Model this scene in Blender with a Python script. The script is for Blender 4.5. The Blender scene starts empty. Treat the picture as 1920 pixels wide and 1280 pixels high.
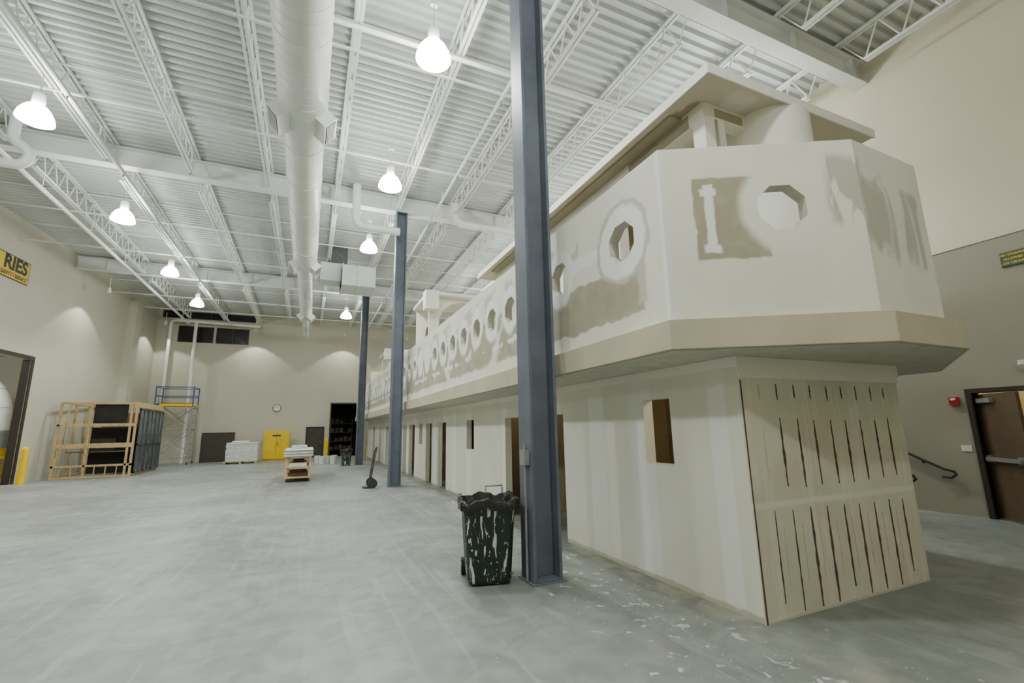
import bpy, bmesh, math, random
from mathutils import Vector, Matrix
from mathutils.geometry import tessellate_polygon
random.seed(7)
S=bpy.context.scene
COL=bpy.context.collection

# ---------------------------------------------------------------- materials
def pm(name,c1,c2=None,scale=3.0,rough=.6,bump=0.0,bscale=40,metal=0.0,detail=5,lo=.35,hi=.65):
    m=bpy.data.materials.new(name); m.use_nodes=True
    nt=m.node_tree; b=nt.nodes['Principled BSDF']
    b.inputs['Roughness'].default_value=rough; b.inputs['Metallic'].default_value=metal
    if c2 is None: c2=tuple(x*.9 for x in c1)
    tc=nt.nodes.new('ShaderNodeTexCoord')
    n=nt.nodes.new('ShaderNodeTexNoise'); n.inputs['Scale'].default_value=scale; n.inputs['Detail'].default_value=detail
    nt.links.new(tc.outputs['Object'],n.inputs['Vector'])
    r=nt.nodes.new('ShaderNodeValToRGB')
    r.color_ramp.elements[0].position=lo; r.color_ramp.elements[1].position=hi
    r.color_ramp.elements[0].color=(*c2,1); r.color_ramp.elements[1].color=(*c1,1)
    nt.links.new(n.outputs['Fac'],r.inputs['Fac']); nt.links.new(r.outputs['Color'],b.inputs['Base Color'])
    if bump>0:
        n2=nt.nodes.new('ShaderNodeTexNoise'); n2.inputs['Scale'].default_value=bscale; n2.inputs['Detail'].default_value=3
        nt.links.new(tc.outputs['Object'],n2.inputs['Vector'])
        bp=nt.nodes.new('ShaderNodeBump'); bp.inputs['Strength'].default_value=bump; bp.inputs['Distance'].default_value=.01
        nt.links.new(n2.outputs['Fac'],bp.inputs['Height']); nt.links.new(bp.outputs['Normal'],b.inputs['Normal'])
    return m
def em(name,c,s):
    m=bpy.data.materials.new(name); m.use_nodes=True; b=m.node_tree.nodes['Principled BSDF']
    b.inputs['Base Color'].default_value=(*c,1); b.inputs['Emission Color'].default_value=(*c,1); b.inputs['Emission Strength'].default_value=s
    return m
# small node-expression helper for layered plaster / drywall
class NX:
    def __init__(s,name,rough=.78):
        s.m=bpy.data.materials.new(name); s.m.use_nodes=True; s.nt=s.m.node_tree; s.b=s.nt.nodes['Principled BSDF']; s.b.inputs['Roughness'].default_value=rough
        s.tc=s.nt.nodes.new('ShaderNodeTexCoord').outputs['Object']
        sp=s.nt.nodes.new('ShaderNodeSeparateXYZ'); s.nt.links.new(s.tc,sp.inputs[0]); s.X,s.Y,s.Z=sp.outputs
    def op(s,o,*a):
        n=s.nt.nodes.new('ShaderNodeMath'); n.operation=o
        for i,v in enumerate(a):
            if isinstance(v,(int,float)): n.inputs[i].default_value=v
            else: s.nt.links.new(v,n.inputs[i])
        return n.outputs[0]
    def noise(s,sc,det=4,dist=0,stretch=None):
        n=s.nt.nodes.new('ShaderNodeTexNoise'); n.inputs['Scale'].default_value=sc; n.inputs['Detail'].default_value=det; n.inputs['Distortion'].default_value=dist
        v=s.tc
        if stretch:
            mp=s.nt.nodes.new('ShaderNodeMapping'); mp.inputs['Scale'].default_value=stretch; s.nt.links.new(s.tc,mp.inputs[0]); v=mp.outputs[0]
        s.nt.links.new(v,n.inputs['Vector']); return n.outputs['Fac']
    def step(s,v,a,b_):
        n=s.nt.nodes.new('ShaderNodeMapRange'); n.interpolation_type='SMOOTHSTEP'; s.nt.links.new(v,n.inputs[0]); n.inputs[1].default_value=a; n.inputs[2].default_value=b_; return n.outputs[0]
    def rect(s,u,z,u0,u1,z0,z1,e=.02):
        a=s.op('MULTIPLY',s.step(u,u0-e,u0+e),s.op('SUBTRACT',1.0,s.step(u,u1-e,u1+e)))
        c=s.op('MULTIPLY',s.step(z,z0-e,z0+e),s.op('SUBTRACT',1.0,s.step(z,z1-e,z1+e)))
        return s.op('MULTIPLY',a,c)
    def disc(s,du,dz,r,e=.03):
        d=s.op('SQRT',s.op('ADD',s.op('MULTIPLY',du,du),s.op('MULTIPLY',dz,dz)))
        return s.op('SUBTRACT',1.0,s.step(d,r-e,r+e))
    def col(s,c): 
        n=s.nt.nodes.new('ShaderNodeRGB'); n.outputs[0].default_value=(*c,1); return n.outputs[0]
    def mix(s,f,a,c,mode='MIX'):
        x=s.nt.nodes.new('ShaderNodeMix'); x.data_type='RGBA'; x.blend_type=mode
        if isinstance(f,float): x.inputs[0].default_value=f
        else: s.nt.links.new(f,x.inputs[0])
        s.nt.links.new(a,x.inputs[6])
        if isinstance(c,tuple): x.inputs[7].default_value=(*c,1)
        else: s.nt.links.new(c,x.inputs[7])
        return x.outputs[2]
    def end(s,c,bump=.06,bs=60):
        s.nt.links.new(c,s.b.inputs['Base Color'])
        bp=s.nt.nodes.new('ShaderNodeBump'); bp.inputs['Strength'].default_value=bump; bp.inputs['Distance'].default_value=.01
        s.nt.links.new(s.noise(bs,3),bp.inputs['Height']); s.nt.links.new(bp.outputs['Normal'],s.b.inputs['Normal']); return s.m

M_wall=pm('painted_wall',(.54,.52,.41),(.51,.49,.39),.6,.7,.05,60)
M_wallhi=pm('painted_wall_light',(.66,.61,.46),(.63,.58,.44),.6,.7,.05,60)
M_wallr=pm('painted_wall_taupe',(.34,.315,.25),(.32,.295,.235),.6,.7,.05,60)
M_dry=pm('primed_drywall',(.82,.81,.71),(.78,.77,.67),1.2,.75,.06,80)
M_up=pm('finished_drywall',(.81,.80,.70),(.75,.74,.64),1.6,.75,.06,80)
M_mud=pm('joint_compound',(.84,.84,.78),(.77,.77,.69),5,.8,.1,30)
M_reveal=pm('shaded_porthole_reveal',(.58,.57,.50),(.50,.49,.43),5,.8)  # opening edges coloured darker than the wall so their depth reads shaded
M_raw=pm('raw_drywall',(.40,.365,.265),(.36,.33,.24),3,.85,.05,60)
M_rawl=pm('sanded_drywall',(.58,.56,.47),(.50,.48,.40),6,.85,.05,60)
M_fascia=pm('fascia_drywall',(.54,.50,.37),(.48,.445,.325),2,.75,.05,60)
M_gap=pm('gap_dark',(.05,.05,.05),(.14,.07,.04),7,.9)
M_gap2=pm('gap_rust',(.16,.06,.03),(.06,.06,.06),9,.9)
M_ceil=pm('deck_white',(.58,.60,.57),(.53,.55,.52),1,.5)
M_steelw=pm('white_steel',(.78,.80,.77),(.72,.74,.71),1,.45)
M_duct=pm('duct_white',(.82,.84,.81),(.77,.79,.76),2,.4)
M_col=pm('column_bluegrey',(.125,.143,.18),(.10,.115,.145),3,.6,.05,20)
M_tan=pm('interior_tan',(.38,.31,.19),(.33,.27,.165),2,.8)
M_black=pm('dark_metal',(.03,.028,.025),(.02,.02,.018),3,.5)
M_brown=pm('dark_bronze',(.05,.038,.03),(.038,.03,.024),3,.45)
M_dark=pm('dark_void',(.02,.018,.015),(.012,.012,.01),3,.8)
M_doorb=pm('door_brown',(.12,.075,.04),(.095,.06,.033),3,.5)
M_glass=pm('dark_glass',(.03,.02,.025),(.02,.016,.018),2,.08)
M_yel=pm('safety_yellow',(.85,.56,.0),(.75,.48,.0),3,.45)
M_wood=pm('pine_lumber',(.60,.43,.22),(.45,.31,.15),9,.7)
M_woodd=pm('plywood_brown',(.20,.13,.07),(.15,.09,.05),6,.7)
M_blue=pm('scaffold_blue',(.04,.08,.28),(.03,.06,.22),4,.5)
M_galv=pm('galvanised',(.35,.36,.36),(.27,.28,.28),8,.45,metal=.5)
M_grille=pm('grille_grey',(.13,.14,.14),(.10,.10,.10),8,.5)
M_rubber=pm('black_rubber',(.015,.015,.015),(.03,.03,.03),20,.6)
M_bag=pm('bin_bag',(.008,.008,.010),(.014,.014,.014),10,.25,.6,25)
M_white=pm('white_goods',(.72,.74,.70),(.60,.62,.58),5,.6)
M_sage=pm('sage_bags',(.25,.42,.34),(.65,.67,.63),9,.7)
M_red=pm('alarm_red',(.5,.02,.02),None,3,.4)
M_grn=pm('sign_green',(.05,.10,.05),(.04,.08,.04),3,.5)
M_signy=pm('sign_yellow',(.80,.54,.02),None,3,.5)
M_plate=pm('switch_plate',(.8,.79,.72),None,3,.4)
M_lamp=em('lamp_refractor',(.96,1.0,.97),85)
M_bulb=em('added_bulb_glow',(1,.85,.6),5)  # glow of the bulbs added inside the ship
M_alu=pm('anodised_frame',(.12,.13,.14),(.1,.1,.11),3,.35,metal=.5)
M_paleglass=pm('pale_glass',(.13,.155,.155),(.09,.11,.11),2,.1)

BASE=(.81,.80,.70); RAW=(.37,.34,.245); SAND=(.55,.535,.45); MUD=(.86,.87,.84)
def base_col(n):
    return n.mix(n.step(n.noise(1.6,6),.35,.65),n.col(tuple(c*.93 for c in BASE)),BASE)
def wob(n,v,amp,sc):  # wobble a coordinate
    return n.op('ADD',v,n.op('MULTIPLY',n.op('SUBTRACT',n.noise(sc,5),.5),amp))
# side wall: s = world Y
PER=.765; P0=6.17
n=NX('taped_side_wall'); u=wob(n,n.Y,.16,4.0); z=wob(n,n.Z,.16,5.3); c=base_col(n)
rawm=n.op('MULTIPLY',n.rect(u,z,5.0,40,2.64,3.40,.04),n.step(n.noise(1.1,2),.36,.42))
c=n.mix(n.op('MULTIPLY',rawm,n.op('ADD',.62,n.op('MULTIPLY',n.noise(3,4),.6))),c,RAW)
c=n.mix(n.op('MULTIPLY',n.rect(u,z,4.2,40,3.5,3.86,.04),n.step(n.noise(1.9,3),.48,.54)),c,SAND)
c=n.mix(n.op('MULTIPLY',n.rect(u,z,3.14,5.2,2.62,3.14,.015),n.op('ADD',.7,n.op('MULTIPLY',n.noise(4,4),.5))),c,RAW)
c=n.mix(n.rect(u,z,3.10,3.22,2.7,3.5,.03),c,SAND)
c=n.mix(n.rect(u,z,3.75,5.6,3.34,3.48,.03),c,MUD)
c=n.mix(n.op('MULTIPLY',n.rect(u,z,5,40,2.86,2.93,.03),n.step(n.noise(2.3,3),.5,.54)),c,MUD)
dz=n.op('SUBTRACT',z,3.375)
dp=n.op('MULTIPLY',n.op('SUBTRACT',n.op('FRACT',n.op('ADD',n.op('DIVIDE',n.op('SUBTRACT',u,P0),PER),.5)),.5),PER)
c=n.mix(n.op('MULTIPLY',n.disc(dp,n.op('MULTIPLY',dz,.85),.31,.04),n.step(n.Y,4.2,4.3)),c,MUD)
c=n.mix(n.disc(n.op('SUBTRACT',u,3.42),dz,.42,.02),c,SAND)
c=n.mix(n.disc(n.op('SUBTRACT',u,3.42),dz,.37,.025),c,MUD)
c=n.mix(n.rect(n.Y,n.Z,2.5,2.88,2,5,.004),c,MUD)
M_side=n.end(c)
Ap=Vector((2.72,2.83,0)); Bp=Vector((4.20,2.06,0)); Cp=Vector((5.24,2.09,0)); Ep=Vector((7.25,3.17,0))
def along(n,P,Q):
    d=(Q-P).normalized()
    return n.op('ADD',n.op('MULTIPLY',n.X,d.x),n.op('ADD',n.op('MULTIPLY',n.Y,d.y),-(P.x*d.x+P.y*d.y)))
n=NX('taped_chamfer_wall'); s_=along(n,Ap,Bp); u=wob(n,s_,.05,6); z=wob(n,n.Z,.05,7); c=base_col(n)
fz=n.op('MINIMUM',n.op('ADD',.70,n.op('MULTIPLY',n.noise(7,5),.6)),1.0)
c=n.mix(n.op('MULTIPLY',n.rect(u,z,.27,.88,2.97,3.72,.012),fz),c,RAW)
c=n.mix(n.rect(u,z,.36,.44,3.03,3.66,.01),c,MUD); c=n.mix(n.rect(u,z,.33,.47,3.55,3.62,.015),c,MUD); c=n.mix(n.rect(u,z,.33,.47,3.03,3.10,.015),c,MUD)
u2=wob(n,s_,.14,3); z2=wob(n,n.Z,.14,3.7)
c=n.mix(n.disc(n.op('SUBTRACT',u2,1.04),n.op('SUBTRACT',z2,3.40),.40,.05),c,BASE)
c=n.mix(n.op('MULTIPLY',n.rect(u2,z2,1.40,1.80,3.25,3.86,.05),n.step(n.noise(5,4,1,(1,1,.35)),.43,.52)),c,(.50,.485,.41))
c=n.mix(n.rect(s_,n.Z,-.1,.045,2,5,.004),c,(.78,.80,.79))
M_AB=n.end(c)
n=NX('taped_front_wall'); s_=along(n,Bp,Cp); u=wob(n,s_,.16,4); z=wob(n,n.Z,.16,4); c=base_col(n)
c=n.mix(n.op('MULTIPLY',n.rect(u,z,.0,.40,3.0,3.86,.05),n.op('MULTIPLY',n.step(n.noise(4,4,1,(1,1,.35)),.42,.58),.95)),c,(.50,.485,.41))
c=n.mix(n.op('MULTIPLY',n.rect(u,z,.42,.98,2.95,3.66,.05),n.op('MULTIPLY',n.step(n.noise(4,4,1,(1,1,.3)),.42,.56),.95)),c,(.50,.485,.41))
M_BC=n.end(c)
n=NX('primed_side_wall'); c=n.mix(n.step(n.noise(1.2,5),.35,.65),n.col((.73,.72,.63)),(.77,.76,.67))
c=n.mix(n.op('MULTIPLY',n.step(n.noise(1.0,2,0,(0.0,1.5,0.0)),.52,.56),.8),c,(.84,.85,.81))
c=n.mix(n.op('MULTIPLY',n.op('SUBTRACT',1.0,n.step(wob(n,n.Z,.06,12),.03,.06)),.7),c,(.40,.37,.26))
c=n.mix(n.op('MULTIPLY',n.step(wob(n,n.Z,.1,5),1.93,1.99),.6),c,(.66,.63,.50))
M_lower=n.end(c)
n=NX('sheathed_front'); c=n.mix(n.step(n.noise(2,5),.35,.65),n.col((.61,.58,.465)),(.68,.65,.53))
c=n.mix(n.op('MULTIPLY',n.step(n.noise(3,5,1,(4,1,.3)),.55,.65),.5),c,(.74,.715,.61))
c=n.mix(n.rect(n.X,wob(n,n.Z,.03,9),0,9,.88,.93,.01),c,(.73,.71,.61))
M_panel=n.end(c)
n=NX('roof_edge_white'); M_edge=n.end(n.mix(n.step(n.noise(2,5),.3,.7),n.col((.84,.83,.77)),(.88,.87,.81)))
n=NX('canopy_underside'); c=n.mix(n.step(n.noise(1.5,5),.3,.7),n.col((.60,.56,.43)),(.66,.62,.49))
c=n.mix(n.op('MULTIPLY',n.rect(wob(n,n.X,.1,4),wob(n,n.Y,.1,4),3.72,3.95,3.3,9.5,.03),n.step(n.noise(3,3),.42,.47)),c,(.38,.34,.24))
c=n.mix(n.op('MULTIPLY',n.rect(wob(n,n.X,.1,4),wob(n,n.Y,.1,4),4.1,4.45,3.0,4.3,.05),.8),c,(.76,.74,.66))
M_under=n.end(c)

def splat_mat():
    n=NX('splattered_plastic',.4)
    c=n.col((.010,.024,.017))
    a=n.step(n.noise(15,6,1.2,(1,1,.20)),.605,.625); d=n.step(n.noise(40,4,.5,(1,1,.5)),.65,.67)
    m=n.op('MAXIMUM',a,d)
    c=n.mix(m,c,(.60,.60,.52)); return n.end(c,.05,30)
M_can=splat_mat()

def floor_mat():
    n=NX('concrete_floor',.5)
    c=n.mix(n.step(n.noise(.35,8,.6),.30,.70),n.col((.20,.215,.198)),(.31,.33,.305))
    c=n.mix(.7,c,n.mix(n.step(n.noise(4,10,.6),.3,.7),n.col((.76,.76,.76)),(1.18,1.18,1.18)),'MULTIPLY')
    mp=n.nt.nodes.new('ShaderNodeMapping'); mp.inputs['Scale'].default_value=(3.0,.22,1); mp.inputs['Rotation'].default_value=(0,0,.5); n.nt.links.new(n.tc,mp.inputs[0])
    nn=n.nt.nodes.new('ShaderNodeTexNoise'); nn.inputs['Scale'].default_value=2.2; nn.inputs['Detail'].default_value=7; nn.inputs['Distortion'].default_value=1.0; n.nt.links.new(mp.outputs[0],nn.inputs['Vector'])
    c=n.mix(n.op('MULTIPLY',n.step(nn.outputs['Fac'],.50,.80),.40),c,(.44,.46,.435))
    c=n.mix(n.op('MULTIPLY',n.step(n.noise(.7,7,.8),.48,.70),.40),c,(.16,.17,.157))
    for ang,sc in((.9,1.3),(-.35,1.0)):
        mp=n.nt.nodes.new('ShaderNodeMapping'); mp.inputs['Scale'].default_value=(22*sc,.5,1); mp.inputs['Rotation'].default_value=(0,0,ang); n.nt.links.new(n.tc,mp.inputs[0])
        nn=n.nt.nodes.new('ShaderNodeTexNoise'); nn.inputs['Scale'].default_value=1; nn.inputs['Detail'].default_value=3; n.nt.links.new(mp.outputs[0],nn.inputs['Vector'])
        c=n.mix(n.op('MULTIPLY',n.step(nn.outputs['Fac'],.69,.73),.25),c,(.48,.50,.47))
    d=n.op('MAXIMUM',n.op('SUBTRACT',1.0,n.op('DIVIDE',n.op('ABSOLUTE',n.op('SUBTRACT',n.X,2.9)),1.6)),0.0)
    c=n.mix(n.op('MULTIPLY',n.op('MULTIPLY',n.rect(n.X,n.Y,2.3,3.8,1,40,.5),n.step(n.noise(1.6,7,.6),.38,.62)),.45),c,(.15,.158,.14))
    th=n.step(n.op('ADD',n.noise(9,6,.6),n.op('MULTIPLY',d,.12)),.725,.745)
    c=n.mix(n.op('MULTIPLY',th,.65),c,(.58,.59,.55))
    th=n.step(n.op('ADD',n.noise(30,4,.3),n.op('MULTIPLY',d,.10)),.75,.77)
    c=n.mix(n.op('MULTIPLY',th,.65),c,(.60,.61,.56))
    c=n.mix(n.op('MULTIPLY',n.op('MULTIPLY',n.rect(n.X,n.Y,3.25,3.55,1,40,.12),n.step(n.noise(2.5,6,.5),.4,.6)),.55),c,(.48,.46,.38))
    c=n.mix(n.op('MULTIPLY',n.step(n.noise(2.3,8,1.2),.70,.72),.5),c,(.32,.19,.14))
    def joint(coord,per,off,w):
        a=n.op('ABSOLUTE',n.op('SUBTRACT',n.op('FRACT',n.op('DIVIDE',n.op('SUBTRACT',coord,off),per)),.5)); return n.op('LESS_THAN',a,w/per)
    j=n.op('MAXIMUM',joint(n.X,4.7,.25,.005),joint(n.Y,4.7,2.3,.005))
    c=n.mix(n.op('MULTIPLY',j,.5),c,(.12,.13,.12))
    n.nt.links.new(n.op('ADD',.34,n.op('MULTIPLY',n.noise(2,5),.24)),n.b.inputs['Roughness'])
    return n.end(c,.08,25)
M_floor=floor_mat()

# ---------------------------------------------------------------- builder
class B:
    def __init__(s): s.v=[]; s.f=[]; s.m=[]; s.ms=[]
    def mi(s,m):
        if m not in s.ms: s.ms.append(m)
        return s.ms.index(m)
    def add(s,vs,fs,m):
        o=len(s.v); k=s.mi(m); s.v+= [tuple(x) for x in vs]
        for f in fs: s.f.append([i+o for i in f]); s.m.append(k)
    def box(s,a,b,m,rot=None,piv=None):
        x0,y0,z0=a; x1,y1,z1=b
        vs=[Vector(p) for p in((x0,y0,z0),(x1,y0,z0),(x1,y1,z0),(x0,y1,z0),(x0,y0,z1),(x1,y0,z1),(x1,y1,z1),(x0,y1,z1))]
        if rot is not None:
            c=Vector(piv) if piv is not None else (Vector(a)+Vector(b))/2
            vs=[rot@(p-c)+c for p in vs]
        s.add(vs,[(0,3,2,1),(4,5,6,7),(0,1,5,4),(1,2,6,5),(2,3,7,6),(3,0,4,7)],m)
    def bar(s,p0,p1,w,h,m):
        p0=Vector(p0);p1=Vector(p1); d=(p1-p0).normalized()
        up=Vector((0,0,1)) if abs(d.z)<.95 else Vector((0,1,0))
        sd=d.cross(up).normalized(); u=sd.cross(d)
        vs=[p+sd*a*w/2+u*b*h/2 for p in(p0,p1) for a,b in((-1,-1),(1,-1),(1,1),(-1,1))]
        s.add(vs,[(0,3,2,1),(4,5,6,7),(0,1,5,4),(1,2,6,5),(2,3,7,6),(3,0,4,7)],m)
    def cyl(s,p0,p1,r,m,n=12,r2=None,cap=True):
        p0=Vector(p0);p1=Vector(p1); r2=r if r2 is None else r2
        d=(p1-p0).normalized(); up=Vector((0,0,1)) if abs(d.z)<.95 else Vector((1,0,0))
        a=d.cross(up).normalized(); b=a.cross(d)
        vs=[]
        for p,rr in((p0,r),(p1,r2)):
            for i in range(n):
                t=2*math.pi*i/n; vs.append(p+a*math.cos(t)*rr+b*math.sin(t)*rr)
        fs=[(i,i+n,(i+1)%n+n,(i+1)%n) for i in range(n)]
        if cap: fs+= [tuple(range(n)),tuple(range(2*n-1,n-1,-1))]
        s.add(vs,fs,m)
    def tube(s,pts,r,m,n=10):
        pts=[Vector(p) for p in pts]; vs=[];fs=[]
        prev=None
        for i,p in enumerate(pts):
            d=((pts[min(i+1,len(pts)-1)]-p).normalized()+(p-pts[max(i-1,0)]).normalized()).normalized() if 0<i<len(pts)-1 else (pts[1]-pts[0] if i==0 else pts[-1]-pts[-2]).normalized()
            if prev is None:
                up=Vector((0,0,1)) if abs(d.z)<.9 else Vector((1,0,0)); a=d.cross(up).normalized()
            else:
                a=(prev-d*prev.dot(d)).normalized()
            prev=a; b=a.cross(d)
            for k in range(n):
                t=2*math.pi*k/n; vs.append(p+a*math.cos(t)*r+b*math.sin(t)*r)
        for i in range(len(pts)-1):
            for k in range(n): fs.append((i*n+k,(i+1)*n+k,(i+1)*n+(k+1)%n,i*n+(k+1)%n))
        fs+= [tuple(range(n)),tuple(range(len(pts)*n-1,(len(pts)-1)*n-1,-1))]
        s.add(vs,fs,m)
    def prism(s,poly,z0,z1,m):
        n=len(poly); vs=[(x,y,z0) for x,y in poly]+[(x,y,z1) for x,y in poly]
        s.add(vs,[tuple(range(n-1,-1,-1)),tuple(range(n,2*n))]+[(i,(i+1)%n,(i+1)%n+n,i+n) for i in range(n)],m)
    def plate(s,o,u,v,nrm,th,outer,holes,m,mside=None):
        """plate with holes; o origin, u/v in-plane axes, nrm outward; 2-D polygons"""
        o=Vector(o);u=Vector(u);v=Vector(v);nrm=Vector(nrm)
        loops=[outer]+list(holes); flat=[p for l in loops for p in l]
        tris=tessellate_polygon([[Vector((p[0],p[1],0)) for p in l] for l in loops])
        F=[o+u*p[0]+v*p[1] for p in flat]; K=[q-nrm*th for q in F]; n=len(F)
        fs=[tuple(t) for t in tris]+[tuple(i+n for i in reversed(t)) for t in tris]
        s.add(F+K,fs,m)
        base=0; sf=[]
        for l in loops:
            k=len(l)
            for i in range(k): sf.append((base+i,base+(i+1)%k,base+(i+1)%k+n,base+i+n))
            base+=k
        s.add(F+K,sf,mside or m)
    def lathe(s,prof,c,m,n=20):
        vs=[];fs=[]
        for r,z in prof:
            for k in range(n):
                t=2*math.pi*k/n; vs.append((c[0]+r*math.cos(t),c[1]+r*math.sin(t),c[2]+z))
        for i in range(len(prof)-1):
            for k in range(n): fs.append((i*n+k,i*n+(k+1)%n,(i+1)*n+(k+1)%n,(i+1)*n+k))
        s.add(vs,fs,m)
    def done(s,name,parent=None,smooth=False,bevel=0,origin=None):
        me=bpy.data.meshes.new(name); 
        o=Vector(origin) if origin is not None else Vector((0,0,0))
        me.from_pydata([tuple(Vector(p)-o) for p in s.v],[],s.f)
        for m in s.ms: me.materials.append(m)
        for p,k in zip(me.polygons,s.m): p.material_index=k
        bm=bmesh.new(); bm.from_mesh(me); bmesh.ops.recalc_face_normals(bm,faces=bm.faces); bm.to_mesh(me); bm.free()
        if smooth:
            me.shade_smooth(); me.set_sharp_from_angle(angle=math.radians(35))
        ob=bpy.data.objects.new(name,me); ob.location=o; COL.objects.link(ob)
        if parent: ob.parent=parent
        if bevel:
            md=ob.modifiers.new('bevel','BEVEL'); md.width=bevel; md.segments=2; md.limit_method='ANGLE'
        return ob
def empty(name,loc=(0,0,0)):
    e=bpy.data.objects.new(name,None); COL.objects.link(e); e.empty_display_size=.2; return e
def text(body,loc,size,xdir,updir,mat,name,parent,align='CENTER',bold=.004):
    cu=bpy.data.curves.new(name,'FONT'); cu.body=body; cu.size=size; cu.align_x=align; cu.align_y='CENTER'; cu.extrude=.002; cu.offset=bold
    cu.materials.append(mat); ob=bpy.data.objects.new(name,cu); COL.objects.link(ob)
    x=Vector(xdir).normalized(); y=Vector(updir).normalized(); z=x.cross(y)
    M=Matrix((x,y,z)).transposed().to_4x4(); M.translation=Vector(loc); ob.matrix_world=M
    ob.parent=parent
    return ob

# ---------------------------------------------------------------- room shell
ZC=9.12; YE=32.5; XR=10.28; YB=-5.0
wl0=Vector((-11.8,YB,0)); wl1=Vector((-8.5,YE,0)); wu=(wl1-wl0).normalized(); wn=Vector((wu.y,-wu.x,0))  # inward normal
LL=(wl1-wl0).length
def wall_x(Y): return wl0.x+(Y-YB)/(YE-YB)*(wl1.x-wl0.x)
def ls(Y): return (Y-YB)/(YE-YB)*LL
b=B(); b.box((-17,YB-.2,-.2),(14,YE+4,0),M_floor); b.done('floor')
s0,s1=ls(17.6),ls(22.2)
b=B(); b.plate(wl0,wu,(0,0,1),wn,.25,[(0,0),(s0,0),(s0,4.38),(s1,4.38),(s1,0),(LL,0),(LL,ZC+.3),(0,ZC+.3)],[],M_wall); b.done('wall_left')
b=B()
for sa,sb,za,zb in((s0-.14,s0,0,4.52),(s1,s1+.14,0,4.52),(s0,s1,4.38,4.52)):
    b.plate(wl0+wn*.03,wu,(0,0,1),wn,.027,[(sa,za),(sb,za),(sb,zb),(sa,zb)],[],M_brown)
b.plate(wl0+wn*(-.01),wu,(0,0,1),wn,.2,[(s1-.08,0),(s1-.005,0),(s1-.005,4.375),(s1-.08,4.375)],[],M_brown)
b.done('trim_1')
def rect(x0,x1,z0,z1): return [(x0,z0),(x1,z0),(x1,z1),(x0,z1)]
b=B()
b.plate((0,YE,0),(1,0,0),(0,0,1),(0,-1,0),.25,[(-8.5,0),(-.1,0),(-.1,1.93),(1.0,1.93),(1.0,0),(1.35,0),(1.35,3.4),(3.1,3.4),(3.1,0),(XR+.25,0),(XR+.25,ZC+.3),(-8.5,ZC+.3)],
  [rect(-7.45,-5.62,7.05,8.05),rect(-5.5,-3.72,7.05,8.05),rect(-8.3,-3.4,8.5,8.95)],M_wall)
b.done('wall_end')
for i,(x0,x1,z0,z1) in enumerate(((-7.45,-5.62,7.05,8.05),(-5.5,-3.72,7.05,8.05),(-8.3,-3.4,8.5,8.95))):
    b=B(); b.box((x0,YE+.1,z0),(x1,YE+.12,z1),M_glass)
    t=.05
    b.box((x0,YE+.03,z0),(x1,YE+.1,z0+t),M_brown); b.box((x0,YE+.03,z1-t),(x1,YE+.1,z1),M_brown)
    for xx in (x0,x1-t,(x0+x1)/2-t/2): b.box((xx,YE+.03,z0+t),(xx+t,YE+.1,z1-t),M_brown)
    b.done('window_%d'%(i+1))
b=B(); b.box((-.1,YE+.08,0),(1.0,YE+.13,1.93),M_brown); b.box((-.1,YE-.02,0),(-.04,YE+.08,1.93),M_black); b.box((.94,YE-.02,0),(1.0,YE+.08,1.93),M_black); b.box((-.04,YE-.02,1.87),(.94,YE+.08,1.93),M_black)
b.cyl((.82,YE+.08,.95),(.82,YE+.0,.95),.03,M_galv); b.done('door_1')
b=B(); b.box((1.0,YE+3.6,0),(3.6,YE+3.7,3.6),M_dark); b.box((.95,YE+.26,0),(1.0,YE+3.6,3.6),M_dark); b.box((3.55,YE+.26,0),(3.6,YE+3.6,3.6),M_dark); b.box((.95,YE+.26,3.6),(3.6,YE+3.6,3.65),M_dark); b.box((1.0,YE+.3,0),(3.55,YE+3.6,.01),M_dark); b.done('wall_storeroom')  # storeroom surfaces coloured near black to stand in for its darkness
b=B()
for z in(.3,.9,1.5,2.1): 
    b.box((1.45,YE+2.6,z),(2.95,YE+3.1,z+.05),M_brown)  # shelf colours darkened so it looks unlit inside the opening
    for k in range(5):
        if random.random()<.6:
            h=.15+.2*random.random(); b.box((1.5+k*.29,YE+2.65,z+.05),(1.72+k*.29,YE+3.0,z+.05+h),random.choice([M_woodd,M_brown]))
for x in(1.45,2.9):
    for yy in(YE+2.6,YE+3.06): b.box((x,yy,0.02),(x+.05,yy+.04,2.6),M_brown)
b.done('storage_shelf')
b=B()
for sa,sb in((1.28,1.35),(3.1,3.17)): b.box((sa,YE-.03,0),(sb,YE-.002,3.47),M_brown)
b.box((1.35,YE-.03,3.4),(3.1,YE-.002,3.47),M_brown); b.done('trim_2')
dy0,dy1=2.25,3.95
b=B(); b.plate((XR,0,0),(0,1,0),(0,0,1),(-1,0,0),.25,[(YB,0),(dy0,0),(dy0,2.03),(dy1,2.03),(dy1,0),(YE+.2,0),(YE+.2,4.55),(YB,4.55)],[],M_wallr); b.done('wall_right')
b=B(); b.box((XR-.015,YB,4.55),(XR+.25,YE+.2,ZC+.3),M_wallhi); b.done('wall_right_upper')
b=B(); b.box((-17,YB-.25,0),(XR+.3,YB,ZC+.3),M_wallhi); b.done('wall_back')
b=B(); b.box((XR+.25,1.3,0),(13,1.4,2.6),M_tan); b.box((XR+.25,4.6,0),(13,4.7,2.6),M_tan); b.box((13,1.3,0),(13.1,4.7,2.6),M_tan); b.box((XR+.25,1.3,2.6),(13.1,4.7,2.65),M_tan); b.done('wall_vestibule')
b=B(); b.box((-17,14,0),(-16.8,34,5.6),M_wall); b.box((-17,31,0),(wall_x(31)-.27,31.2,5.6),M_wall); b.box((-17,14,0),(wall_x(14)-.27,14.2,5.6),M_wall)
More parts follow.
